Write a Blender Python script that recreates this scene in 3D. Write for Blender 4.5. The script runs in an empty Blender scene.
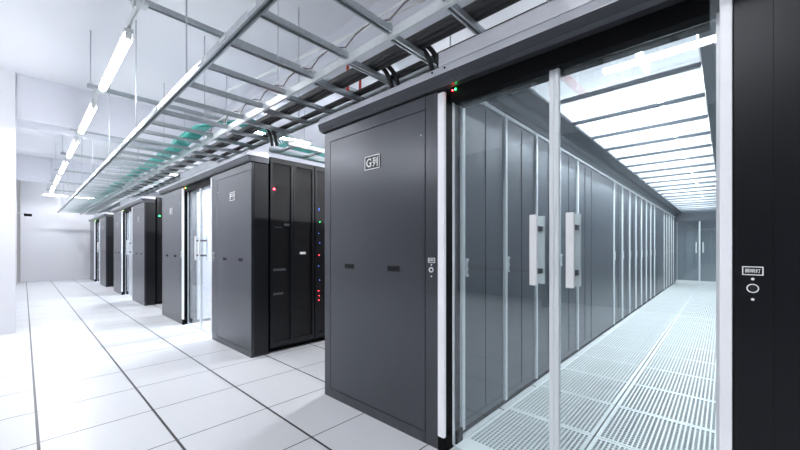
import bpy, math, random
random.seed(7)
sc = bpy.context.scene
COL = sc.collection
PI = math.pi
CAMZ = 1.225

# ---------------------------------------------------------------- materials
def mat(name, color, rough=.5, metal=0.0, noise=0.0, nscale=8.0, bump=0.0, spec=.5, stretch=None, emis=None, estr=0):
    m = bpy.data.materials.new(name); m.use_nodes = True
    nt = m.node_tree; b = nt.nodes['Principled BSDF']
    b.inputs['Roughness'].default_value = rough
    b.inputs['Metallic'].default_value = metal
    b.inputs['Specular IOR Level'].default_value = spec
    b.inputs['Base Color'].default_value = (*color, 1)
    if emis:
        b.inputs['Emission Color'].default_value = (*emis, 1)
        b.inputs['Emission Strength'].default_value = estr
    if noise or bump:
        tc = nt.nodes.new('ShaderNodeTexCoord'); mp = nt.nodes.new('ShaderNodeMapping')
        nz = nt.nodes.new('ShaderNodeTexNoise'); nz.inputs['Scale'].default_value = nscale
        nz.inputs['Detail'].default_value = 4
        if stretch: mp.inputs['Scale'].default_value = stretch
        nt.links.new(tc.outputs['Object'], mp.inputs['Vector']); nt.links.new(mp.outputs['Vector'], nz.inputs['Vector'])
        if noise:
            mx = nt.nodes.new('ShaderNodeMix'); mx.data_type = 'RGBA'
            mx.inputs['A'].default_value = (*[max(0, c*(1-noise)) for c in color], 1)
            mx.inputs['B'].default_value = (*[min(1, c*(1+noise)) for c in color], 1)
            nt.links.new(nz.outputs['Fac'], mx.inputs['Factor']); nt.links.new(mx.outputs['Result'], b.inputs['Base Color'])
        if bump:
            bp = nt.nodes.new('ShaderNodeBump'); bp.inputs['Strength'].default_value = bump
            bp.inputs['Distance'].default_value = .01
            nt.links.new(nz.outputs['Fac'], bp.inputs['Height']); nt.links.new(bp.outputs['Normal'], b.inputs['Normal'])
    return m

M = {}
M['wall'] = mat('wall_paint', (.80, .80, .84), .7, noise=.02, nscale=1.5)
M['ceil'] = mat('ceiling_paint', (.86, .86, .90), .8, noise=.02, nscale=1.0)
M['wall_dim'] = mat('wall_dark_for_reflections', (.22, .23, .25), .7, noise=.02)  # unseen walls darkened so panels and glass mirror a dark room
M['rack_lit'] = mat('rack_door_painted_light', (.78, .78, .92), .35, .0, noise=.04, nscale=2)  # lighter lilac door colour stands in for the bright aisle light
M['beam'] = mat('beam_paint', (.74, .75, .81), .8, noise=.02)
M['steel_grey'] = mat('powder_coated_grey', (.072, .076, .088), .28, .48, noise=.06, nscale=3)
M['steel_dark'] = mat('powder_coated_black', (.012, .013, .016), .38, .1, noise=.05, nscale=3)
M['steel_shade'] = mat('powder_coated_grey_painted_shade', (.006, .007, .010), .36, .4, noise=.06, nscale=3)  # same grey coating, with the right cabinet's shade put into the colour
M['steel_mid'] = mat('rack_door_grey', (.088, .10, .122), .32, .3, noise=.04, nscale=2)
M['header'] = mat('brushed_header', (.74, .745, .79), .33, .6, noise=.10, nscale=5, stretch=(.6, 30, 30))
M['black'] = mat('matt_black', (.003, .003, .0035), .6, spec=.1)
M['gap'] = mat('seam_black', (.004, .004, .005), .9)
M['alu'] = mat('anodised_aluminium', (.84, .87, .89), .35, .12, noise=.01, nscale=20)
M['white_alu'] = mat('white_light_strip', (.86, .87, .90), .35, emis=(.93, .94, 1), estr=.12)
M['galv'] = mat('galvanised_steel', (.50, .54, .56), .3, .7, noise=.2, nscale=30)
M['galv_w'] = mat('bright_zinc_rail', (.70, .73, .74), .35, .3, noise=.08, nscale=30)
M['rod'] = mat('zinc_rod', (.62, .64, .67), .5, .1)
M['white'] = mat('white_enamel', (.85, .86, .86), .4)
M['marks'] = mat('white_print', (.85, .86, .88), .5, emis=(1, 1, 1), estr=.12)  # faint glow added to keep the print bright
M['cable'] = mat('black_cable_sheath', (.012, .012, .014), .45)
M['wire'] = mat('grey_wire', (.16, .14, .14), .5)
M['teal'] = mat('teal_cable_sheath', (.03, .42, .36), .45, noise=.2, nscale=20)
M['red'] = mat('red_pipe_paint', (.55, .05, .04), .45, noise=.05)
M['perf'] = mat('perforated_tile_enamel', (.80, .83, .83), .4)
M['plenum'] = mat('underfloor_grey', (.07, .085, .085), .7, noise=.05)
M['rail'] = mat('roof_rail_grey', (.085, .10, .12), .35, .4, noise=.05, nscale=4)
M['tube'] = mat('tube_glow', (1, 1, 1), .4, emis=(.95, .97, 1), estr=42)
M['tube_soft'] = mat('tube_glow_soft', (1, 1, 1), .4, emis=(.95, .97, 1), estr=14)
M['led_r'] = mat('red_led', (1, .02, .02), .4, emis=(1, .02, .03), estr=40)
M['led_g'] = mat('green_led', (.02, 1, .1), .4, emis=(.02, 1, .15), estr=18)
M['led_b'] = mat('blue_led', (.1, .2, 1), .4, emis=(.1, .2, 1), estr=8)
M['pale_grey'] = mat('far_cabinet_grey', (.30, .33, .37), .4, .1)
M['device'] = mat('device_grey', (.16, .16, .18), .4, .3)
M['wood'] = mat('brown_bench_wood', (.13, .05, .035), .45, noise=.2, nscale=4, stretch=(1, 8, 8))

def glass_mat(name, tint, base_transp, hazecol, haze, ior=1.45):
    m = bpy.data.materials.new(name); m.use_nodes = True
    nt = m.node_tree; nt.nodes.clear()
    out = nt.nodes.new('ShaderNodeOutputMaterial')
    tr = nt.nodes.new('ShaderNodeBsdfTransparent'); tr.inputs['Color'].default_value = (*tint, 1)
    gl = nt.nodes.new('ShaderNodeBsdfGlossy'); gl.inputs['Roughness'].default_value = .02
    gl.inputs['Color'].default_value = (.95, .98, 1, 1)
    fr = nt.nodes.new('ShaderNodeFresnel'); fr.inputs['IOR'].default_value = ior
    ge = nt.nodes.new('ShaderNodeNewGeometry'); io = nt.nodes.new('ShaderNodeMapRange')   # thin pane: same reflectance from either face
    io.inputs['To Min'].default_value = ior; io.inputs['To Max'].default_value = 1/ior
    nt.links.new(ge.outputs['Backfacing'], io.inputs['Value']); nt.links.new(io.outputs['Result'], fr.inputs['IOR'])
    df = nt.nodes.new('ShaderNodeBsdfTranslucent'); df.inputs['Color'].default_value = (*hazecol, 1)
    nz = nt.nodes.new('ShaderNodeTexNoise'); nz.inputs['Scale'].default_value = 1.2
    tc = nt.nodes.new('ShaderNodeTexCoord'); nt.links.new(tc.outputs['Object'], nz.inputs['Vector'])
    mr = nt.nodes.new('ShaderNodeMapRange'); mr.inputs['To Min'].default_value = haze*.85; mr.inputs['To Max'].default_value = haze*1.15
    nt.links.new(nz.outputs['Fac'], mr.inputs['Value'])
    m1 = nt.nodes.new('ShaderNodeMixShader'); m2 = nt.nodes.new('ShaderNodeMixShader')
    nt.links.new(mr.outputs['Result'], m1.inputs['Fac']); nt.links.new(tr.outputs[0], m1.inputs[1]); nt.links.new(df.outputs[0], m1.inputs[2])
    nt.links.new(fr.outputs[0], m2.inputs['Fac']); nt.links.new(m1.outputs[0], m2.inputs[1]); nt.links.new(gl.outputs[0], m2.inputs[2])
    nt.links.new(m2.outputs[0], out.inputs['Surface'])
    return m
M['glass'] = glass_mat('door_glass', (.94, .97, .975), 1, (.8, .85, .9), .015, 1.7)
M['roof_glass'] = glass_mat('roof_panel_glass', (.93, .97, .98), 1, (.97, .98, 1), .25)

def mesh_screen():
    # black perforated sheet: round holes between black metal, seen through in part
    m = bpy.data.materials.new('perforated_black_sheet'); m.use_nodes = True
    nt = m.node_tree; b = nt.nodes['Principled BSDF']
    b.inputs['Base Color'].default_value = (.012, .012, .014, 1); b.inputs['Roughness'].default_value = .45
    out = nt.nodes['Material Output']
    tr = nt.nodes.new('ShaderNodeBsdfTransparent'); mx = nt.nodes.new('ShaderNodeMixShader')
    vo = nt.nodes.new('ShaderNodeTexVoronoi'); vo.inputs['Scale'].default_value = 160; vo.inputs['Randomness'].default_value = 0
    tc = nt.nodes.new('ShaderNodeTexCoord'); nt.links.new(tc.outputs['Object'], vo.inputs['Vector'])
    lt = nt.nodes.new('ShaderNodeMath'); lt.operation = 'LESS_THAN'; lt.inputs[1].default_value = .42
    nt.links.new(vo.outputs['Distance'], lt.inputs[0]); nt.links.new(lt.outputs[0], mx.inputs['Fac'])
    nt.links.new(b.outputs[0], mx.inputs[1]); nt.links.new(tr.outputs[0], mx.inputs[2])
    nt.links.new(mx.outputs[0], out.inputs['Surface'])
    return m
M['screen'] = mesh_screen()

def floor_mat():
    m = bpy.data.materials.new('raised_floor_tiles'); m.use_nodes = True
    nt = m.node_tree; b = nt.nodes['Principled BSDF']; b.inputs['Roughness'].default_value = .32
    b.inputs['Specular IOR Level'].default_value = .4
    tc = nt.nodes.new('ShaderNodeTexCoord'); sp = nt.nodes.new('ShaderNodeSeparateXYZ')
    nt.links.new(tc.outputs['Object'], sp.inputs[0])
    def line(axis, off, w):
        a = nt.nodes.new('ShaderNodeMath'); a.operation = 'SUBTRACT'; a.inputs[1].default_value = off
        nt.links.new(sp.outputs[axis], a.inputs[0])
        p = nt.nodes.new('ShaderNodeMath'); p.operation = 'PINGPONG'; p.inputs[1].default_value = .3
        nt.links.new(a.outputs[0], p.inputs[0])
        l = nt.nodes.new('ShaderNodeMath'); l.operation = 'LESS_THAN'; l.inputs[1].default_value = w
        nt.links.new(p.outputs[0], l.inputs[0]); return l
    ly = line('Y', 1.262, .0075); lx = line('X', -3.15, .004)
    mm = nt.nodes.new('ShaderNodeMath'); mm.operation = 'MAXIMUM'
    nt.links.new(ly.outputs[0], mm.inputs[0]); nt.links.new(lx.outputs[0], mm.inputs[1])
    nz = nt.nodes.new('ShaderNodeTexNoise'); nz.inputs['Scale'].default_value = 90; nz.inputs['Detail'].default_value = 3
    nt.links.new(tc.outputs['Object'], nz.inputs['Vector'])
    c1 = nt.nodes.new('ShaderNodeMix'); c1.data_type = 'RGBA'
    c1.inputs['A'].default_value = (.73, .74, .76, 1); c1.inputs['B'].default_value = (.79, .80, .82, 1)
    nt.links.new(nz.outputs['Fac'], c1.inputs['Factor'])
    c2 = nt.nodes.new('ShaderNodeMix'); c2.data_type = 'RGBA'; c2.inputs['B'].default_value = (.05, .05, .055, 1)
    nt.links.new(mm.outputs[0], c2.inputs['Factor']); nt.links.new(c1.outputs['Result'], c2.inputs['A'])
    nt.links.new(c2.outputs['Result'], b.inputs['Base Color'])
    return m
M['floor'] = floor_mat()

# ---------------------------------------------------------------- mesh helpers
class MB:
    def __init__(s): s.v = []; s.f = []
    def box(s, x0, x1, y0, y1, z0, z1):
        n = len(s.v)
        s.v += [(x0,y0,z0),(x1,y0,z0),(x1,y1,z0),(x0,y1,z0),(x0,y0,z1),(x1,y0,z1),(x1,y1,z1),(x0,y1,z1)]
        s.f += [tuple(n+i for i in q) for q in ((0,3,2,1),(4,5,6,7),(0,1,5,4),(1,2,6,5),(2,3,7,6),(3,0,4,7))]
        return s
    def prism_x(s, prof, x0, x1):           # closed profile of (y, z)
        n = len(s.v); k = len(prof)
        s.v += [(x0, y, z) for y, z in prof] + [(x1, y, z) for y, z in prof]
        s.f.append(tuple(n+i for i in range(k))); s.f.append(tuple(n+k+i for i in reversed(range(k))))
        for i in range(k):
            j = (i+1) % k; s.f.append((n+i, n+k+i, n+k+j, n+j))
        return s
    def prism_y(s, prof, y0, y1):           # closed profile of (x, z)
        n = len(s.v); k = len(prof)
        s.v += [(x, y0, z) for x, z in prof] + [(x, y1, z) for x, z in prof]
        s.f.append(tuple(n+i for i in range(k))); s.f.append(tuple(n+k+i for i in reversed(range(k))))
        for i in range(k):
            j = (i+1) % k; s.f.append((n+i, n+k+i, n+k+j, n+j))
        return s
    def tube(s, pts, r, seg=8):
        from mathutils import Vector
        P = [Vector(p) for p in pts]; n0 = len(s.v)
        for i, p in enumerate(P):
            d = (P[min(i+1, len(P)-1)] - P[max(i-1, 0)]).normalized()
            a = Vector((0, 0, 1)) if abs(d.z) < .9 else Vector((1, 0, 0))
            u = d.cross(a).normalized(); w = d.cross(u).normalized()
            for k in range(seg):
                t = 2*PI*k/seg; q = p + r*(math.cos(t)*u + math.sin(t)*w); s.v.append(tuple(q))
        for i in range(len(P)-1):
            for k in range(seg):
                a = n0+i*seg+k; b = n0+i*seg+(k+1) % seg
                s.f.append((a, b, b+seg, a+seg))
        s.f.append(tuple(n0+k for k in range(seg))); e = n0+(len(P)-1)*seg
        s.f.append(tuple(e+k for k in reversed(range(seg))))
        return s
    def ring_y(s, cx, y, cz, r0, r1, th=.002, seg=24):   # flat ring facing -Y
        n = len(s.v)
        for k in range(seg):
            t = 2*PI*k/seg
            for r, yy in ((r0, y), (r1, y), (r1, y+th), (r0, y+th)):
                s.v.append((cx+r*math.cos(t), yy, cz+r*math.sin(t)))
        for k in range(seg):
            a = n+4*k; b = n+4*((k+1) % seg)
            for i in range(4):
                j = (i+1) % 4; s.f.append((a+i, b+i, b+j, a+j))
        return s
    def sphere(s, cx, cy, cz, r, seg=10, rings=6):
        n = len(s.v); s.v.append((cx, cy, cz+r))
        for i in range(1, rings):
            ph = PI*i/rings
            for k in range(seg):
                t = 2*PI*k/seg; s.v.append((cx+r*math.sin(ph)*math.cos(t), cy+r*math.sin(ph)*math.sin(t), cz+r*math.cos(ph)))
        s.v.append((cx, cy, cz-r)); last = len(s.v)-1
        for k in range(seg):
            s.f.append((n, n+1+k, n+1+(k+1) % seg)); 
            q = n+1+(rings-2)*seg; s.f.append((last, q+(k+1) % seg, q+k))
        for i in range(rings-2):
            for k in range(seg):
                a = n+1+i*seg+k; b = n+1+i*seg+(k+1) % seg; s.f.append((a, a+seg, b+seg, b))
        return s
    def build(s, name, material, parent=None, bevel=0, smooth=False, loc=None):
        me = bpy.data.meshes.new(name); me.from_pydata(s.v, [], s.f); me.materials.append(M[material])
        import bmesh
        bm = bmesh.new(); bm.from_mesh(me); bmesh.ops.recalc_face_normals(bm, faces=bm.faces); bm.to_mesh(me); bm.free()
        if smooth:
            for p in me.polygons: p.use_smooth = True
        o = bpy.data.objects.new(name, me); COL.objects.link(o)
        if parent: o.parent = parent
        if loc: o.location = loc
        if bevel:
            b = o.modifiers.new('bevel', 'BEVEL'); b.width = bevel; b.segments = 2; b.limit_method = 'ANGLE'
        return o

def box(name, material, parent, dims, bevel=0): return MB().box(*dims).build(name, material, parent, bevel)
def tag(o, label, cat, group=None):
    o['label'] = label; o['category'] = cat
    if group: o['group'] = group
    return o
def thing(name, label, cat, loc=(0, 0, 0), rz=0, group=None):
    o = bpy.data.objects.new(name, None); COL.objects.link(o); o.empty_display_size = .1
    o.location = loc; o.rotation_euler = (0, 0, rz); return tag(o, label, cat, group)
def struct(o): o['kind'] = 'structure'; return o
def dup(root, loc, label, rz=None, group=None):
    def cp(o, parent):
        c = o.copy(); COL.objects.link(c); c.parent = parent
        for ch in list(o.children): cp(ch, c)
        return c
    r = cp(root, None); r.location = loc; r['label'] = label
    if rz is not None: r.rotation_euler = (0, 0, rz)
    if group: r['group'] = group
    return r
def text(s, size_h, cx, y, cz, w, name, material, parent):   # lettering facing -Y fitted to w x size_h
    c = bpy.data.curves.new('lettering', 'FONT'); c.body = s; c.align_x = 'CENTER'; c.align_y = 'CENTER'; c.offset = .012
    t = bpy.data.objects.new('lettering', c); COL.objects.link(t)
    bpy.context.view_layer.update()
    dg = bpy.context.evaluated_depsgraph_get()
    me = bpy.data.meshes.new_from_object(t.evaluated_get(dg))
    bpy.data.objects.remove(t)
    xs = [v.co.x for v in me.vertices]; ys = [v.co.y for v in me.vertices]
    sx = w/(max(xs)-min(xs)); sy = size_h/(max(ys)-min(ys))
    mx = (max(xs)+min(xs))/2; my = (max(ys)+min(ys))/2
    for v in me.vertices: v.co = ((v.co.x-mx)*sx + cx, y, (v.co.y-my)*sy + cz)
    me.materials.clear(); me.materials.append(M[material])
    o = bpy.data.objects.new(name, me); COL.objects.link(o); o.parent = parent
    return o
ORD = ['first','second','third','fourth','fifth','sixth','seventh','eighth','ninth','tenth','eleventh','twelfth','thirteenth',
       'fourteenth','fifteenth','sixteenth','seventeenth','eighteenth','nineteenth','twentieth','twenty-first','twenty-second','twenty-third','twenty-fourth']
def ordinal(i):
    if i < len(ORD): return ORD[i]
    tens = {2:'twenty',3:'thirty',4:'forty',5:'fifty'}[(i+1)//10]; u = (i+1) % 10
    return tens + ('-' + ORD[u-1] if u else 'th')

# ---------------------------------------------------------------- the room
XF, XR, YB, YN, CZ = -18.1, 4.2, 17.6, -4.6, 3.72
FRONT = 1.706                     # plane of all the aisle fronts
fl = MB()
PX0, PX1, PY0, PY1 = -1.22, -.02, 1.92, 15.12      # perforated aisle floor
fl.box(XF, PX0, YN, YB, -.03, 0).box(PX1, XR, YN, YB, -.03, 0).box(PX0, PX1, YN, PY0, -.03, 0).box(PX0, PX1, PY1, YB, -.03, 0)
floor = struct(fl.build('floor', 'floor'))
box('underfloor', 'plenum', floor, (PX0-.02, PX1+.02, PY0-.02, PY1+.02, -.10, -.08))
# perforated tile mesh, shared
pt = MB(); g = .005; F = .024
pt.box(g, .6-g, .002, F, -.03, 0).box(g, .6-g, .6-F, .598, -.03, 0).box(g, F, F, .6-F, -.03, 0).box(.6-F, .6-g, F, .6-F, -.03, 0)
nb = 22
for i in range(nb+1):
    x = F + (.6-2*F)*i/nb; pt.box(x-.0045, x+.0045, F, .6-F, -.006, -.0005)
for i in range(1, 20):
    y = F + (.6-2*F)*i/20; pt.box(F, .6-F, y-.0028, y+.0028, -.009, -.002)
p0 = pt.build('perforated_tile', 'perf', floor); first = True
for j in range(22):
    for i in range(2):
        o = p0 if first else p0.copy()
        if not first: COL.objects.link(o)
        first = False; o.parent = floor; o.location = (PX0+.6*i, PY0+.6*j, 0)
struct(box('ceiling', 'ceil', None, (XF, XR, YN, YB, CZ, CZ+.15)))
struct(box('wall_far', 'wall', None, (XF-.2, XF, -.08, YB, 0, CZ)))
struct(box('wall_back', 'wall', None, (XF-.2, XR+.2, YB, YB+.2, 0, CZ)))
struct(box('wall_right', 'wall_dim', None, (XR, XR+.2, YN, YB, 0, CZ)))
struct(box('wall_front', 'wall_dim', None, (-7.4, XR+.2, YN-.2, YN, 0, CZ)))
struct(MB().box(XF-.2, -7.9, YN, -.16, 0, CZ).box(-7.9, -7.42, YN, -.08, 0, CZ).build('wall_left', 'wall'))
struct(box('trim_1', 'beam', None, (-7.95, -7.45, -.07, YB, 3.07, CZ)))
struct(box('trim_2', 'beam', None, (-14.3, -13.9, -.15, YB, 3.07, CZ)))
struct(box('trim_3', 'beam', None, (-7.44, XR, 2.45, 2.95, 3.38, CZ)))
struct(box('baseboard_far', 'wall', None, (XF, XF+.015, -.06, YB, 0, .12)))
sens = thing('ceiling_sensor', 'small black sensor on a bracket high on the left wall', 'sensor', (-16.5, .02, 2.28))
box('bracket', 'galv', sens, (-.02, .02, -.18, .05, .02, .04)); box('sensor_body', 'black', sens, (-.06, .06, -.02, .16, -.06, .019), .005)

# ---------------------------------------------------------------- server racks
H_R = 2.25
def make_rack():
    t = thing('server_rack', '', 'server rack')
    box('cabinet_body', 'steel_dark', t, (-1.13, -.035, .004, .596, .042, H_R), .003)
    box('plinth', 'black', t, (-1.12, -.02, .004, .596, 0, .04))
    d = box('front_door', 'steel_mid', t, (-.033, -.004, .042, .592, .048, H_R-.03), .002)
    MB().box(-.003, .0, .322, .326, .10, H_R-.05).build('door_seam', 'gap', d)
    box('edge_profile', 'alu', t, (-.033, .012, .004, .038, .048, H_R-.03), .003)
    box('top_trim', 'alu', t, (-.033, .008, .004, .596, H_R-.028, H_R), .002)
    h = box('door_handle', 'alu', t, (-.003, .014, .058, .078, 1.03, 1.15), .003)
    MB().box(.0145, .018, .063, .073, 1.05, 1.08).box(.0145, .018, .063, .073, 1.09, 1.13).build('handle_lever', 'device', h)
    return t
rack0 = make_rack()
def make_unit():
    t = thing('cooling_unit', '', 'cooling unit')
    box('cabinet_body', 'steel_dark', t, (-1.13, -.035, .004, 1.196, .042, H_R), .003)
    box('plinth', 'black', t, (-1.12, -.02, .004, 1.196, 0, .04))
    box('front_panel', 'steel_mid', t, (-.033, -.002, .006, 1.194, .048, H_R-.03), .004)
    box('top_trim', 'alu', t, (-.033, .008, .004, 1.196, H_R-.028, H_R), .002)
    return t
unit0 = make_unit()
first_rack = [True]; first_unit = [True]
PATTERN = 'RRRRRURRRRRRRRURRRRR'
def paint_lit(o):
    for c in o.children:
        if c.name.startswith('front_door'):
            me = c.data.copy(); me.materials[0] = M['rack_lit']; c.data = me
inner = []
def fill_row(xf, side, seq, where, group, light=False):
    y = 1.905; nr = nu = 0
    for ch in seq:
        w = .6 if ch == 'R' else 1.2
        loc = (xf, y, 0) if side > 0 else (xf, y+w, 0)
        rz = 0 if side > 0 else PI
        if ch == 'R':
            lab = f'{ordinal(nr)} grey server rack from the aisle door, {where}'; nr += 1
            if first_rack[0]:
                rack0.location = loc; rack0.rotation_euler = (0, 0, rz); rack0['label'] = lab; rack0['group'] = group; first_rack[0] = False
            else:
                o = dup(rack0, loc, lab, rz, group)
                if light: paint_lit(o); inner.append(o)
        else:
            lab = f'{["nearer","farther"][nu]} wide grey cooling unit among the racks {where}'; nu += 1
            if first_unit[0]:
                unit0.location = loc; unit0['label'] = lab; first_unit[0] = False
            else: dup(unit0, loc, lab, rz)
        y += w + .0

# rack backs seen from the corridor between two aisles: bodies facing +X with perforated double doors
def make_back():
    t = thing('server_rack', '', 'server rack')
    MB().box(-1.1, -.05, .003, .02, .05, 2.27).box(-1.1, -.05, .58, .597, .05, 2.27).box(-1.1, -.05, .02, .58, 2.25, 2.27).box(-1.1, -.05, .02, .58, .05, .08).box(-.75, -.72, .02, .58, .08, 2.25).build('cabinet_body', 'black', t)
    box('plinth', 'black', t, (-1.08, -.06, .01, .59, 0, .048))
    for y0, y1 in ((.008, .298), (.302, .592)):
        d = MB().box(-.03, 0, y0, y0+.028, .06, 2.26).box(-.03, 0, y1-.028, y1, .06, 2.26).box(-.03, 0, y0+.028, y1-.028, 2.2, 2.26).box(-.03, 0, y0+.028, y1-.028, .06, .12).build('rear_door', 'steel_dark', t)
        MB().box(-.016, -.014, y0+.028, y1-.028, .12, 2.2).build('perforated_panel', 'screen', d)
    return t
backs = []
def device(parent, z0, z1, y0=.03, y1=.57, name='rack_device'):
    return box(name, 'device', parent, (-.4, -.07, y0, y1, z0, z1))
back0 = make_back()
def back_row(xf, n, where, group):
    for i in range(n):
        lab = f'{ordinal(i)} black perforated-door rack {where}'
        loc = (xf, 1.92+.6*i, 0)
        if not backs: back0.location = loc; back0['label'] = lab; back0['group'] = group; o = back0
        else: o = dup(back0, loc, lab, 0, group)
        backs.append(o)
        for k in range(7):
            z = .25+.27*k+.05*((i+k) % 3)
            device(o, z, z+.045+.03*((k*2+i) % 2), .06, .54)

# ---------------------------------------------------------------- end cabinets
def end_cabinet(xa, xb, letter, jamb, label, switch, paint='steel_grey'):
    """xa..xb body, front in the plane FRONT; jamb is +1 if the aisle is on the +X side, -1 on the -X side"""
    W = xb-xa
    t = thing('end_cabinet', label, 'cabinet', (xa, FRONT, 0), 0)
    pw = .10; y1 = .19
    b0, b1 = (0, W-pw) if jamb > 0 else (pw, W)            # door bay
    p0, p1 = (W-pw, W) if jamb > 0 else (0, pw)            # switch post
    MB().box(b0+.001, b1-.001, .012, y1, .0, 2.165).build('cabinet_body', paint, t, .002)
    fr = MB().box(b0, b0+.075, 0, .0115, 0, 2.165).box(b0+.075, b1, 0, .0115, 2.085, 2.165).box(b0+.075, b1, 0, .0115, 0, .07)
    fr.build('front_frame', paint, t)
    a0, a1 = b0+.079, b1-.004
    if jamb < 0: pass
    d = box('access_panel', paint, t, (a0, a1, .0005, .0115, .075, 2.081), .0015)
    # black seam behind the panel edge
    MB().box(b0+.074, b1, .0116, .0119, .068, 2.088).build('panel_seam', 'gap', t)
    cx = (a0+a1)/2
    for hx in (-.25, .22):
        hd = MB()
        x0, x1 = cx+hx-.055, cx+hx+.055
        z0, z1 = 1.058, 1.097
        hd.box(x0, x1, -.003, .0004, z1-.006, z1).box(x0, x1, -.003, .0004, z0, z0+.004).box(x0, x0+.004, -.003, .0004, z0, z1).box(x1-.004, x1, -.003, .0004, z0, z1)
        q = hd.build('recessed_handle', 'steel_dark', d)
        MB().box(x0+.004, x1-.004, -.0012, .0003, z0+.004, z1-.006).build('handle_recess', 'gap', q)
    if jamb < 0 and paint != 'steel_shade':
        MB().box(W, W+.006, .03, y1, .02, 2.16).build('side_panel', 'steel_dark', t)
    # row sign
    sx = cx+(.012 if jamb > 0 else 0); s0, s1, z0, z1 = sx-.08, sx+.08, 1.783, 1.883
    sg = MB().box(s0, s1, -.004, .0004, z0, z1).build('row_sign', 'steel_dark', d)
    bd = MB(); e = .006
    bd.box(s0, s1, -.0055, -.004, z1-e, z1).box(s0, s1, -.0055, -.004, z0, z0+e).box(s0, s0+e, -.0055, -.004, z0, z1).box(s1-e, s1, -.0055, -.004, z0, z1)
    bd.build('sign_border', 'marks', sg)
    text(letter, .062, sx-.033, -.0058, (z0+z1)/2, .052, 'sign_lettering', 'marks', sg)
    if letter == 'G':
        MB().box(sx-.0135, sx-.009, -.0062, -.0058, (z0+z1)/2+.010, (z0+z1)/2+.031).box(sx-.026, sx-.003, -.0062, -.0058, (z0+z1)/2-.004, (z0+z1)/2+.001).build('letter_serif', 'marks', sg)
    text('列', .068, sx+.034, -.0058, (z0+z1)/2, .056, 'sign_lettering', 'marks', sg)
    MB().sphere(a1-.03 if jamb > 0 else a0+.03, -.001, 1.93, .005).build('panel_lock', 'alu', d)
    # switch post
    MB().box(p0+.002, p1, .0, y1, 0, 2.165).build('switch_post', paint, t, .0015)
    pc = (p0+p1)/2
    lp = MB(); z0, z1 = 1.128, 1.158; s0, s1 = pc-.026, pc+.026; e = .003
    lp.box(s0, s1, -.002, -.0002, z1-e, z1).box(s0, s1, -.002, -.0002, z0, z0+e).box(s0, s0+e, -.002, -.0002, z0, z1).box(s1-e, s1, -.002, -.0002, z0, z1)
    lb = lp.build('switch_label', 'marks', t); text('照明灯', .014, pc, -.002, 1.143, .038, 'switch_lettering', 'marks', lb)
    if switch == 'key':
        k = MB().ring_y(pc, -.008, 1.085, .0005, .0165, .0078).build('key_switch', 'alu', t)
        MB().ring_y(pc+.003, -.0095, 1.085, .0003, .008, .0012).build('keyhole', 'gap', k)
    else:
        k = MB().ring_y(pc, -.004, 1.083, .0125, .0155, .0038).build('push_button', 'marks', t)
        MB().ring_y(pc, -.003, 1.083, .0003, .012, .0028).build('button_cap', 'steel_dark', k)
    for zz in (1.045, 1.115): MB().ring_y(pc, -.004, zz, .0002, .0045, .0038, 12).build('screw', 'marks', t)
    # light strip and black door jamb on the aisle side
    if jamb > 0: l0, l1, k0, k1 = W+.001, W+.048, W+.001, W+.030
    else: l0, l1, k0, k1 = -.034, -.001, -.010, -.001
    MB().box(l0, l1, -.008, .016, .085, 2.15).build('light_strip', 'white_alu', t, .004)
    if jamb > 0: MB().box(l0, l1+.005, -.004, .19, 0, .08).build('jamb_foot', 'black', t)
    MB().box(k0, k1, .018, .19, .085, 2.15).build('door_jamb', 'black', t)
    return t

# ---------------------------------------------------------------- header beam, doors, roof
def header(x0, x1, label, leds=True):
    t = thing('door_header', label, 'header beam', (x0, FRONT, 0))
    L = x1-x0
    prof = [(-.0541, 2.233), (-.036, 2.285), (.19, 2.285), (.19, 2.233)]
    low = [(.02, 2.170), (-.018, 2.174), (-.040, 2.188), (-.0535, 2.232), (.19, 2.232), (.19, 2.170)]
    MB().prism_x(low, 0, L).build('fascia_underside', 'steel_grey', t)  # darker grey stands in for the dark reflection on the lower facet
    MB().prism_x(prof, 0, L).build('fascia', 'header', t, .002)
    A, B = 1.22, L-1.22
    MB().box(A, B, -.036, .18, 2.288, 2.372).build('motor_cover', 'header', t, .003)
    MB().box(A+.05, B-.045, .02, .16, 2.09, 2.170).build('door_track', 'black', t)
    for dx in (-.035, .055): MB().ring_y(A+dx, -.053, 2.262, .0002, .006, .004, 12).build('screw', 'gap', t)
    if leds:
        MB().sphere(A+.085, .016, 2.150, .005).build('green_indicator', 'led_g', t)
        MB().sphere(A+.065, .016, 2.150, .004).build('red_indicator', 'led_r', t)
    return t
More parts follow.
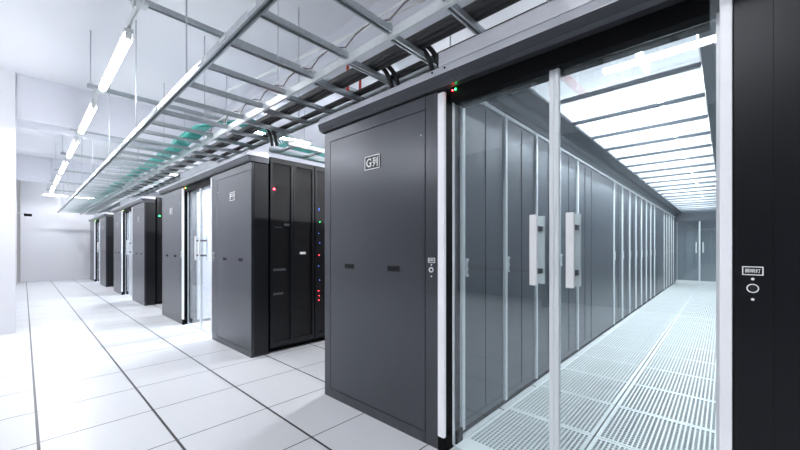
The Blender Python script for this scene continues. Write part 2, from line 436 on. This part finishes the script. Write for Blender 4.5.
def glass_doors(xa, xb, y, ztop, where, flip=False):
    mid = (xa+xb)/2
    for i, (a, b) in enumerate(((xa, mid-.0006), (mid+.0006, xb))):
        nm = 'left' if i == 0 else 'right'
        t = thing('sliding_glass_door', f'{nm} clear glass sliding leaf {where}', 'glass door', (a, y, 0), 0, None)
        W = b-a
        gl = MB().box(.012, W-.012, -.005, .005, .03, ztop-.02).build('glass_pane', 'glass', t)
        mx0, mx1 = (W-.022, W) if i == 0 else (0, .022)
        MB().box(mx0, mx1, -.014, .014, .012, ztop).build('meeting_stile', 'alu', t, .003)
        ex0, ex1 = (0, .012) if i == 0 else (W-.012, W)
        MB().box(ex0, ex1, -.006, .006, .03, ztop).build('edge_seal', 'alu', t)
        MB().box(min(ex1, mx1) if i == 0 else mx1, mx0 if i == 0 else ex0, -.008, .008, .012, .03).build('bottom_rail', 'alu', t)
        hx = W-.085 if i == 0 else .085
        for sy, nme in ((-1, 'pull_handle'), (1, 'pull_handle')):
            h = MB().box(hx-.018, hx+.018, sy*.05-.008, sy*.05+.008, 1.035, 1.385).build(nme, 'white', t, .003)
            yy = sorted((sy*.042, sy*.0055))
            MB().box(hx-.012, hx+.012, yy[0], yy[1], 1.09, 1.115).box(hx-.012, hx+.012, yy[0], yy[1], 1.305, 1.33).build('handle_bracket', 'device', h)
def aisle_roof(xa, xb, y0, y1, label):
    t = thing('aisle_roof', label, 'roof', (0, 0, 0))
    ga, gb = xa+.19, xb-.135; z = 2.395
    MB().prism_y([(xa+.014, 2.253), (xa+.014, 2.31), (xa+.06, 2.33), (xa+.07, 2.37), (ga-.01, 2.385), (ga, 2.41), (xa-.12, 2.41), (xa-.12, 2.253)], y0, y1).build('side_rail', 'rail', t)
    MB().prism_y([(xb-.002, 2.253), (xb-.002, 2.31), (xb-.05, 2.33), (xb-.07, 2.37), (gb+.01, 2.385), (gb, 2.41), (xb+.12, 2.41), (xb+.12, 2.253)], y0, y1).build('side_rail', 'rail', t)
    y = 2.33; ys = []
    while y < y1-.1: ys.append(y); y += .6
    for y in ys: MB().box(ga-.005, gb+.005, y-.016, y+.016, 2.372, 2.398).build('crossbar', 'rail', t)
    e = [y0]+ys+[y1]
    for a, b in zip(e, e[1:]): MB().box(ga, gb, a+.017, b-.017, 2.399, 2.405).build('roof_panel', 'roof_glass', t)

ORDC = ['nearest', 'second', 'third', 'farthest']
SEQ = [(PATTERN, PATTERN), ('RRRRRRRRRR', 'RRRRRRRRRR'), ('RRRR', 'RRRR'), ('RRR', 'RRR')]
LET = [('G', 'H'), ('E', 'F'), ('C', 'D'), ('A', 'B')]
WH = ['of the nearest aisle', 'of the second aisle', 'of the third aisle', 'of the farthest aisle']
for k in range(4):
    ox = -5.02*k; wh = WH[k]; y_end = 15.12 if k == 0 else 1.905+.6*len(SEQ[k][0])
    xl, xr = -1.24+ox, .02+ox
    Ll, Lr = LET[k]
    if k == 0:
        end_cabinet(-2.44, -1.27, Ll, 1, 'large grey end cabinet with white G row sign, beside the nearest glass doors', 'key')
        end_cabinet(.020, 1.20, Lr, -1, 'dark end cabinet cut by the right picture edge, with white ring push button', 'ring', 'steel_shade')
    else:
        end_cabinet(-2.44+ox, -1.27+ox, Ll, 1, f'slim grey end cabinet left of the glass doors {wh}', 'key')
        end_cabinet(.020+ox, 1.20+ox, Lr, -1, f'grey end cabinet right of the glass doors {wh}', 'ring')
    header(-2.462+ox, 1.222+ox, f'brushed grey header beam over the glass doors {wh}')
    glass_doors(-1.208+ox, -.012+ox, FRONT+.065, 2.10, f'at the front {wh}')
    aisle_roof(xl, xr, 1.915, y_end, f'glazed roof with grey crossbars over the racks {wh}')
    s = thing('door_sill', f'white flat sill plate under the glass doors {wh}', 'sill', (-1.21+ox, FRONT+.02, 0))
    box('sill_plate', 'white', s, (0, 1.185, 0, .19, .0005, .008))
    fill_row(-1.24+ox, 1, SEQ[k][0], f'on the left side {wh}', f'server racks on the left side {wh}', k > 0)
    if k == 0:
        fill_row(.012+ox, -1, SEQ[k][1], f'on the right side {wh}', f'server racks on the right side {wh}')
    else:
        back_row(1.20+ox, [0, 5, 3, 2][k], f'behind the right end cabinet {wh}', f'black racks behind the right end cabinet {wh}')
    # dark filler that closes the header over the end cabinets toward the corridor
    f = thing('rack_filler', f'black upright filler beside the end cabinet on the right {wh}', 'filler panel', (1.185+ox, FRONT+.191, 0))
    box('filler_panel', 'black', f, (-.03, .0, .002, .02, 0, 2.17))

MB().sphere(.006, .13, 1.91, .012).build('red_indicator', 'led_r', inner[0])
# details on the near black rack backs
B1 = backs[0]; B2 = backs[1]
MB().sphere(.004, .05, 1.895, .011).build('red_indicator', 'led_r', B1, smooth=True)
box('name_label', 'marks', B1, (.0005, .003, .385, .465, 1.135, 1.165))
box('patch_unit', 'device', B1, (-.012, -.006, .045, .20, .945, .972)); box('patch_unit', 'device', B1, (-.012, -.006, .045, .17, .665, .69))
box('patch_unit', 'device', B1, (-.012, -.006, .18, .25, 1.475, 1.505)); box('patch_unit', 'device', B1, (-.012, -.006, .06, .15, 1.45, 1.458))
for z, m in ((1.72, 'led_b'), (1.70, 'led_b'), (1.55, 'led_g'), (1.40, 'led_b'), (1.28, 'led_b'), (1.12, 'led_r'), (.98, 'led_b'), (.80, 'led_b'), (.66, 'led_r'), (.60, 'led_r'), (.54, 'led_r')):
    MB().sphere(-.006, .06+.03*random.random(), z, .0035, 6, 4).build('status_light', m, B2)
MB().sphere(.004, .05, 1.89, .013).build('green_indicator', 'led_g', backs[5])

# end wall of the nearest aisle
eh = thing('door_header', 'grey beam over the glass doors at the far end of the nearest aisle', 'header beam', (-1.24, 15.14, 0))
box('fascia', 'rail', eh, (-.02, 1.28, 0, .2, 2.09, 2.40), .004)
glass_doors(-1.20, -.02, 15.20, 2.08, 'closing the far end of the nearest aisle')
es = thing('door_sill', 'white raised sill under the far end glass doors', 'sill', (-1.22, 15.14, 0))
box('sill_plate', 'white', es, (0, 1.2, 0, .02, .001, .11))
for i in range(2):
    pass
bk = thing('store_cabinet', 'plain grey cabinet standing behind the far end glass doors', 'cabinet', (-1.5, 15.9, 0))
box('cabinet_body', 'pale_grey', bk, (0, 1.8, .03, .6, 0, 2.2), .004)
box('cabinet_door', 'pale_grey', bk, (.02, .89, 0, .029, .05, 2.15), .003); box('cabinet_door', 'pale_grey', bk, (.91, 1.78, 0, .029, .05, 2.15), .003)

# ---------------------------------------------------------------- overhead ladders
ZT = CAMZ+1.24
def channel(mb, axis, a, b, c, z, w=.041, h=.041, th=.004, up=False):
    """strut channel along axis from a to b, centred on c, underside at z"""
    B = (lambda u0, u1, v0, v1, z0, z1: mb.box(v0, v1, u0, u1, z0, z1)) if axis == 'y' else (lambda u0, u1, v0, v1, z0, z1: mb.box(u0, u1, v0, v1, z0, z1))
    B(a, b, c-w/2, c-w/2+th, z, z+h); B(a, b, c+w/2-th, c+w/2, z, z+h)
    zz = z if up else z+h-th
    B(a, b, c-w/2+th, c+w/2-th, zz, zz+th)
    zl = z+h-th if up else z
    B(a, b, c-w/2+th, c-w/2+.012, zl, zl+th); B(a, b, c+w/2-.012, c+w/2-th, zl, zl+th)
YA, YBR, YC = .84, 1.457, 1.95
rx = []
x = -1.768+.0
rx0 = -(1.768-.7325*YA)/.681
X = rx0 + .40*4 - .13
while X > -17.8:
    rx.append(X); X -= .40
lad = thing('cable_ladder', 'long galvanised cable ladder hung in front of the cabinet tops', 'cable ladder', (0, 0, ZT))
mb = MB(); channel(mb, 'x', -17.9, 1.2, YA, -.012, .041, .05); mb.build('side_rail', 'galv', lad)
mb = MB(); mb.box(-17.9, 1.2, YBR-.010, YBR-.007, -.022, .030).box(-17.9, 1.2, YBR-.010, YBR+.010, -.026, -.022); mb.build('side_rail', 'galv_w', lad)
for X in rx:
    mb = MB(); channel(mb, 'y', YA+.021, YBR-.011, X, .0, .038, .034); mb.build('rung', 'galv', lad)
for X in rx[:26]:
    MB().box(X-.05, X+.05, YA-.026, YA-.021, .005, .03).build('splice', 'galv_w', lad)
    MB().box(X-.028, X+.028, YBR-.05, YBR-.021, .036, .042).box(X-.028, X-.022, YBR-.027, YBR-.021, .042, .085).box(X+.022, X+.028, YBR-.027, YBR-.021, .042, .085).build('clip', 'galv_w', lad)
    MB().box(X-.02, X+.02, YA+.022, YA+.06, .0345, .04).build('clip', 'galv_w', lad)
lad2 = thing('cable_ladder', 'galvanised cable ladder carrying thick black power cables above the cabinet tops', 'cable ladder', (0, 0, ZT))
mb = MB(); channel(mb, 'x', -17.9, 1.2, YC, -.012, .041, .05); mb.build('side_rail', 'galv', lad2)
for X in rx:
    mb = MB(); channel(mb, 'y', YBR+.011, YC-.022, X-.0, -.03+.0, .038, .034); mb.build('rung', 'galv', lad2)
# cross braces between the rails
for X in (rx[4]-.2, rx[8]-.2, rx[12]-.2):
    pass

# branch ladders into the rack corridors, with teal cables
teal_n = 0
def wiggle(pts, amp, n=6, zamp=.01):
    random.seed(11); out = []
    for (a, b) in zip(pts, pts[1:]):
        for i in range(n):
            t = i/n; out.append(tuple(a[j]+(b[j]-a[j])*t+random.uniform(-1, 1)*(amp if j < 2 else zamp) for j in range(3)))
    out.append(pts[-1]); return out
for k in range(1, 4):
    xb = -3.72-5.02*(k-1)
    t = thing('cable_ladder', f'galvanised branch ladder with teal cables over the rack backs {WH[k]}', 'cable ladder', (0, 0, 2.36))
    for q, xx in enumerate((xb+.16, xb-.26)):
        mb = MB(); channel(mb, 'y', 2.0, 9 if k == 1 else 6, xx, 0, .03, .05); mb.build('side_rail', 'galv_w', t)
    y = 2.1
    while y < (8.9 if k == 1 else 5):
        mb = MB(); channel(mb, 'x', xb-.24, xb+.14, y, .005, .035, .03); mb.build('rung', 'galv', t); y += .35
    for c in range(7):
        yo = xb-.18+.05*c
        pts = [(yo-1.2-.3*c, 1.27+.022*c, ZT+.085), (yo-.35, 1.27+.022*c, ZT+.085), (yo-.05, 1.60, ZT+.105), (yo, 1.97, ZT+.06), (yo, 2.05, 2.43), (yo, 3.2, 2.425), (yo, 5, 2.425)]
        o = MB().tube(wiggle(pts, .010, 5, .006), .007, 6).build('network_cable', 'teal', None, smooth=True)
        tag(o, f'teal network cable bending from the long ladder onto the branch ladder {WH[k]}', 'cable', f'teal network cables turning onto the branch ladder {WH[k]}')
for c in range(7):
    y = 1.27+.024*c
    pts = [(-4.4, y, ZT+.05), (-8, y, ZT+.05), (-12, y, ZT+.05), (-17.6, y, ZT+.05)]
    o = MB().tube(wiggle(pts, .013, 26, .010), .008, 6).build('network_cable', 'teal', None, smooth=True)
    tag(o, 'teal network cable lying along the long ladder beside its inner rail', 'cable', 'teal network cables along the long ladder')
# black power cables
for c, (y, z, r) in enumerate(((1.630, .026, .018), (1.670, .026, .018), (1.710, .026, .018), (1.650, .061, .017), (1.690, .061, .017), (1.855, .022, .015), (1.890, .022, .014))):
    pts = [(1.1-i*.8, y+random.uniform(-.0015, .0015), ZT+z+random.uniform(-.001, .001)) for i in range(24)]
    o = MB().tube(pts, r, 10).build('power_cable', 'cable', None, smooth=True)
    tag(o, 'thick black power cable running straight along the ladder above the cabinets', 'cable', 'thick black power cables along the ladder')
def bez(p, n=14):
    out = []
    for i in range(n+1):
        t = i/n; u = 1-t
        out.append(tuple(u**3*p[0][j]+3*u*u*t*p[1][j]+3*u*t*t*p[2][j]+t**3*p[3][j] for j in range(3)))
    return out
for gi, (X, wh) in enumerate(((-1.42, 'beside the motor cover'), (-1.78, 'behind the G cabinet header'), (-3.55, 'beside the second aisle header'))):
    for c in range(2):
        y = 1.70+.03*c; dx = .04*c
        p = [(X-.22+dx, y, ZT+.095), (X-.02+dx, y+.01, ZT+.13), (X+.05+dx, y+.07, ZT-.0), (X+.06+dx, y+.08, 2.29)]
        o = MB().tube(bez(p), .016, 8).build('power_cable', 'cable', None, smooth=True)
        tag(o, f'black power cable bending down from the ladder {wh}', 'cable', f'black cables dropping from the ladder {wh}')
# thin grey wires looping clip to clip on the inner rail
pts = []
for X in rx[:22]:
    pts += [(X+.02, YBR-.036, ZT+.055), (X-.12, YBR-.05, ZT+.10), (X-.25, YBR-.06, ZT+.075)]
tag(MB().tube(pts, .005, 6).build('signal_wire', 'wire', None, smooth=True), 'thin brown wire looping from clip to clip on the inner rail', 'wire')
pts = []
for X in rx[:22]:
    pts += [(X+.02, YBR-.06, ZT+.09), (X-.19, YBR-.07, ZT+.085)]
tag(MB().tube(pts, .004, 6).build('signal_wire', 'white', None, smooth=True), 'thin white wire stretched above the inner rail', 'wire')

# hanger rods
def rod(x, y, z0, lab, grp):
    t = thing('hanger_rod', lab, 'rod', (x, y, z0), 0, grp)
    MB().tube([(0, 0, 0), (0, 0, CZ-z0-.002)], .006, 8).build('threaded_rod', 'rod', t, smooth=True)
    MB().tube([(0, 0, -.002), (0, 0, .016)], .014, 6).build('nut', 'galv_w', t)
for i in range(9):
    xx = -2.99-1.75*i
    rod(xx, YA, ZT+.045, f'{ordinal(i)} threaded rod from the camera holding the outer rail of the long ladder', None)
for i in range(9):
    xx = -2.75-1.75*i
    rod(xx, YBR-.004, ZT+.055, f'{ordinal(i)} threaded rod from the camera holding the inner rail of the long ladder', None)
for i in range(6):
    rod(-1.35-1.9*i, YC, ZT+.045, f'{ordinal(i)} threaded rod from the camera holding the rail over the cabinet tops', None)

# ---------------------------------------------------------------- luminaires
def lamp(loc, L, axis, power, w=.10):
    ld = bpy.data.lights.new('tube_lamp_light', 'AREA'); ld.shape = 'RECTANGLE'; ld.size = L; ld.size_y = w; ld.energy = power
    ld.color = (.94, .96, 1)
    o = bpy.data.objects.new('tube_lamp_light', ld); COL.objects.link(o); o.location = loc
    o.rotation_euler = (0, 0, 0 if axis == 'x' else PI/2); return o
def tube_light(cx, cy, z, axis, label, power, group=None, L=1.3, r=.022, hang=True):
    t = thing('tube_light', label, 'light', (cx, cy, z), 0 if axis == 'x' else PI/2, group)
    MB().box(-L/2-.05, L/2+.05, -.03, .03, .03, .065).box(-L/2-.05, -L/2, -.02, .02, -.02, .0299).box(L/2, L/2+.05, -.02, .02, -.02, .0299).build('lamp_housing', 'white', t, .003)
    MB().tube([(-L/2, 0, 0), (L/2, 0, 0)], r, 12).build('tube_lamp', 'tube' if hang else 'tube_soft', t, smooth=True)
    if hang:
        for sx in (-L/2+.1, L/2-.1): MB().tube([(sx, 0, .0655), (sx, 0, CZ-z-.001)], .004, 6).build('suspension_rod', 'galv', t)
    l = lamp((0, 0, -r-.004), L, 'x', power, .05); l.parent = t; l.rotation_euler = (0, 0, 0)
    return t
ZL = 2.975; YL = .593
jx = [-3.22-2.13*i for i in range(7)]
for i, X in enumerate(jx):
    t = thing('strut_channel', f'{ordinal(i)} galvanised cross strut from the camera under the ceiling holding the row of tube lights', 'strut', (X, 0, ZL+.08))
    mb = MB(); channel(mb, 'y', YL-.10, 3.1 if i < 3 else 2.4, 0, 0, .041, .041); mb.build('channel', 'galv', t)
    MB().box(-.05, .05, YL-.05, YL+.05, -.012, -.001).box(-.03, .03, YL-.04, YL-.03, -.05, -.012).build('bracket', 'galv_w', t)
    rod(X, YL-.07, ZL+.125, f'{ordinal(i)} threaded rod from the camera holding the light row at a cross strut', None)
    if i < 6:
        L = 1.36
        tube_light(X-1.13, YL, ZL, 'x', f'{ordinal(i)} glowing tube light from the camera in the left hanging row', 15, 'glowing tube lights in the left hanging row', L, .034, False)
rl = thing('lighting_rail', 'galvanised rail carrying the left hanging row of tube lights', 'rail', (0, YL, ZL+.075))
mb = MB(); channel(mb, 'x', -16.3, -3.1, 0, -.009, .03, .012, .002); mb.build('channel', 'galv_w', rl)
for i in range(6):
    tube_light(-.62, 4.0+1.9*i, 3.12, 'y', f'{ordinal(i)} glowing tube light from the front above the nearest aisle roof', 78, 'tube lights above the nearest aisle', 1.2, .022)
for k, cx in enumerate((-5.64, -10.66)):
    for i in range(3):
        tube_light(cx, 3.0+2.2*i, 3.12, 'y', f'{ordinal(i)} added tube light from the front above the glass roof {WH[k+1]}', 55, f'added tube lights above the glass roof {WH[k+1]}', 1.2, .022)  # tubes added to light the second and third aisles
for k in range(1, 4):
    t = thing('aisle_fill_lamp', f'slim fill lamp added under the glass roof {WH[k]}', 'light', (-5.62-5.02*(k-1), 3.3, 2.335))  # fill lamps added to brighten the farther aisle interiors
    MB().box(-.03, .03, -1.35, 1.35, 0, .03).build('lamp_housing', 'white', t)
    l = lamp((0, 0, -.004), 2.6, 'x', 70, .05); l.parent = t; l.rotation_euler = (0, 0, PI/2); l.data.color = (.86, .86, 1)
for i in range(2):
    tube_light(-16.9, .75+.7*i, 3.0, 'y', f'{["nearer","farther"][i]} unlit looking white batten by the far wall', 10, None, .6, .015)
for i, (cx, cy) in enumerate(((-.3, -.9), (-5.0, -2.6), (-6.2, -1.4), (2.4, -1.2))):
    tube_light(cx, cy, 3.2, 'x', f'unseen tube light added over the open floor behind the camera', 27, 'added tube lights behind the camera', 1.4, .022)  # unseen fill lights added on the camera's side of the room
for i, (cx, cy) in enumerate(((-3.1, 4.2), (-3.1, 7.5), (-8.1, 4.2), (-13.1, 4.0))):
    tube_light(cx, cy, 3.25, 'y', f'{["nearer","farther","only","only"][i]} added tube light over the corridor {["right of the second aisle","right of the second aisle","right of the third aisle","right of the farthest aisle"][i]}', 50, None, 1.2, .022)  # tubes added to light the corridors between the rack rows

# ---------------------------------------------------------------- pipes under the ceiling
tag(MB().tube([(-5.9, 1.92, 3.50), (-2.44, 2.26, 3.33), (-1.2, 2.38, 3.33)], .014, 8).build('conduit', 'white', None, smooth=True), 'slim white conduit running under the ceiling above the ladders', 'pipe')
sp = thing('sprinkler_pipe', 'red painted sprinkler pipe seen through the glazed roof', 'pipe', (0, 0, 3.275))
MB().tube([(-1.42, 4.15, 0), (-1.30, 8, 0), (-1.2, 13, 0)], .045, 12).build('pipe', 'red', sp, smooth=True)
for x, y in ((-1.415, 4.3), (-1.35, 6.4), (-1.28, 9)): MB().box(x-.06, x+.06, y-.03, y+.03, -.08, .44).build('pipe_bracket', 'red', sp)
for i, (x, y) in enumerate(((-3.16, 2.52), (-3.21, 2.75))):
    tag(MB().tube([(x, y, 2.3), (x, y, 3.37)], .016, 8).build('sprinkler_pipe', 'red', None, smooth=True), f'{["left","right"][i]} one of two thin upright red pipes behind the ladder', 'pipe')

# dark bench and a cabinet on the camera's side of the room, mirrored in the glass
bn = thing('bench', 'long brown wooden bench behind the camera', 'bench', (-5.6, -4.2, 0))
box('bench_top', 'wood', bn, (0, 3.0, 0, .6, .70, .76), .004)
for xx in (.05, 2.87): box('leg', 'steel_dark', bn, (xx, xx+.08, .04, .56, 0, .699))

# ---------------------------------------------------------------- camera, world, view
cd = bpy.data.cameras.new('camera'); cam = bpy.data.objects.new('camera', cd); COL.objects.link(cam)
cam.location = (0, 0, CAMZ); cam.rotation_euler = (PI/2, 0, math.radians(42.9))
cd.sensor_width = 36; cd.lens = 36*349.6/800; cd.shift_y = -(225-247)/800 ; cd.clip_start = .02
sc.camera = cam
w = bpy.data.worlds.new('world'); sc.world = w; w.use_nodes = True
w.node_tree.nodes['Background'].inputs['Color'].default_value = (.9, .92, 1, 1); w.node_tree.nodes['Background'].inputs['Strength'].default_value = .3
sc.view_settings.view_transform = 'Standard'
sc.view_settings.exposure = .24
sc.cycles.use_denoising = True
sc.cycles.max_bounces = 10; sc.cycles.transparent_max_bounces = 24
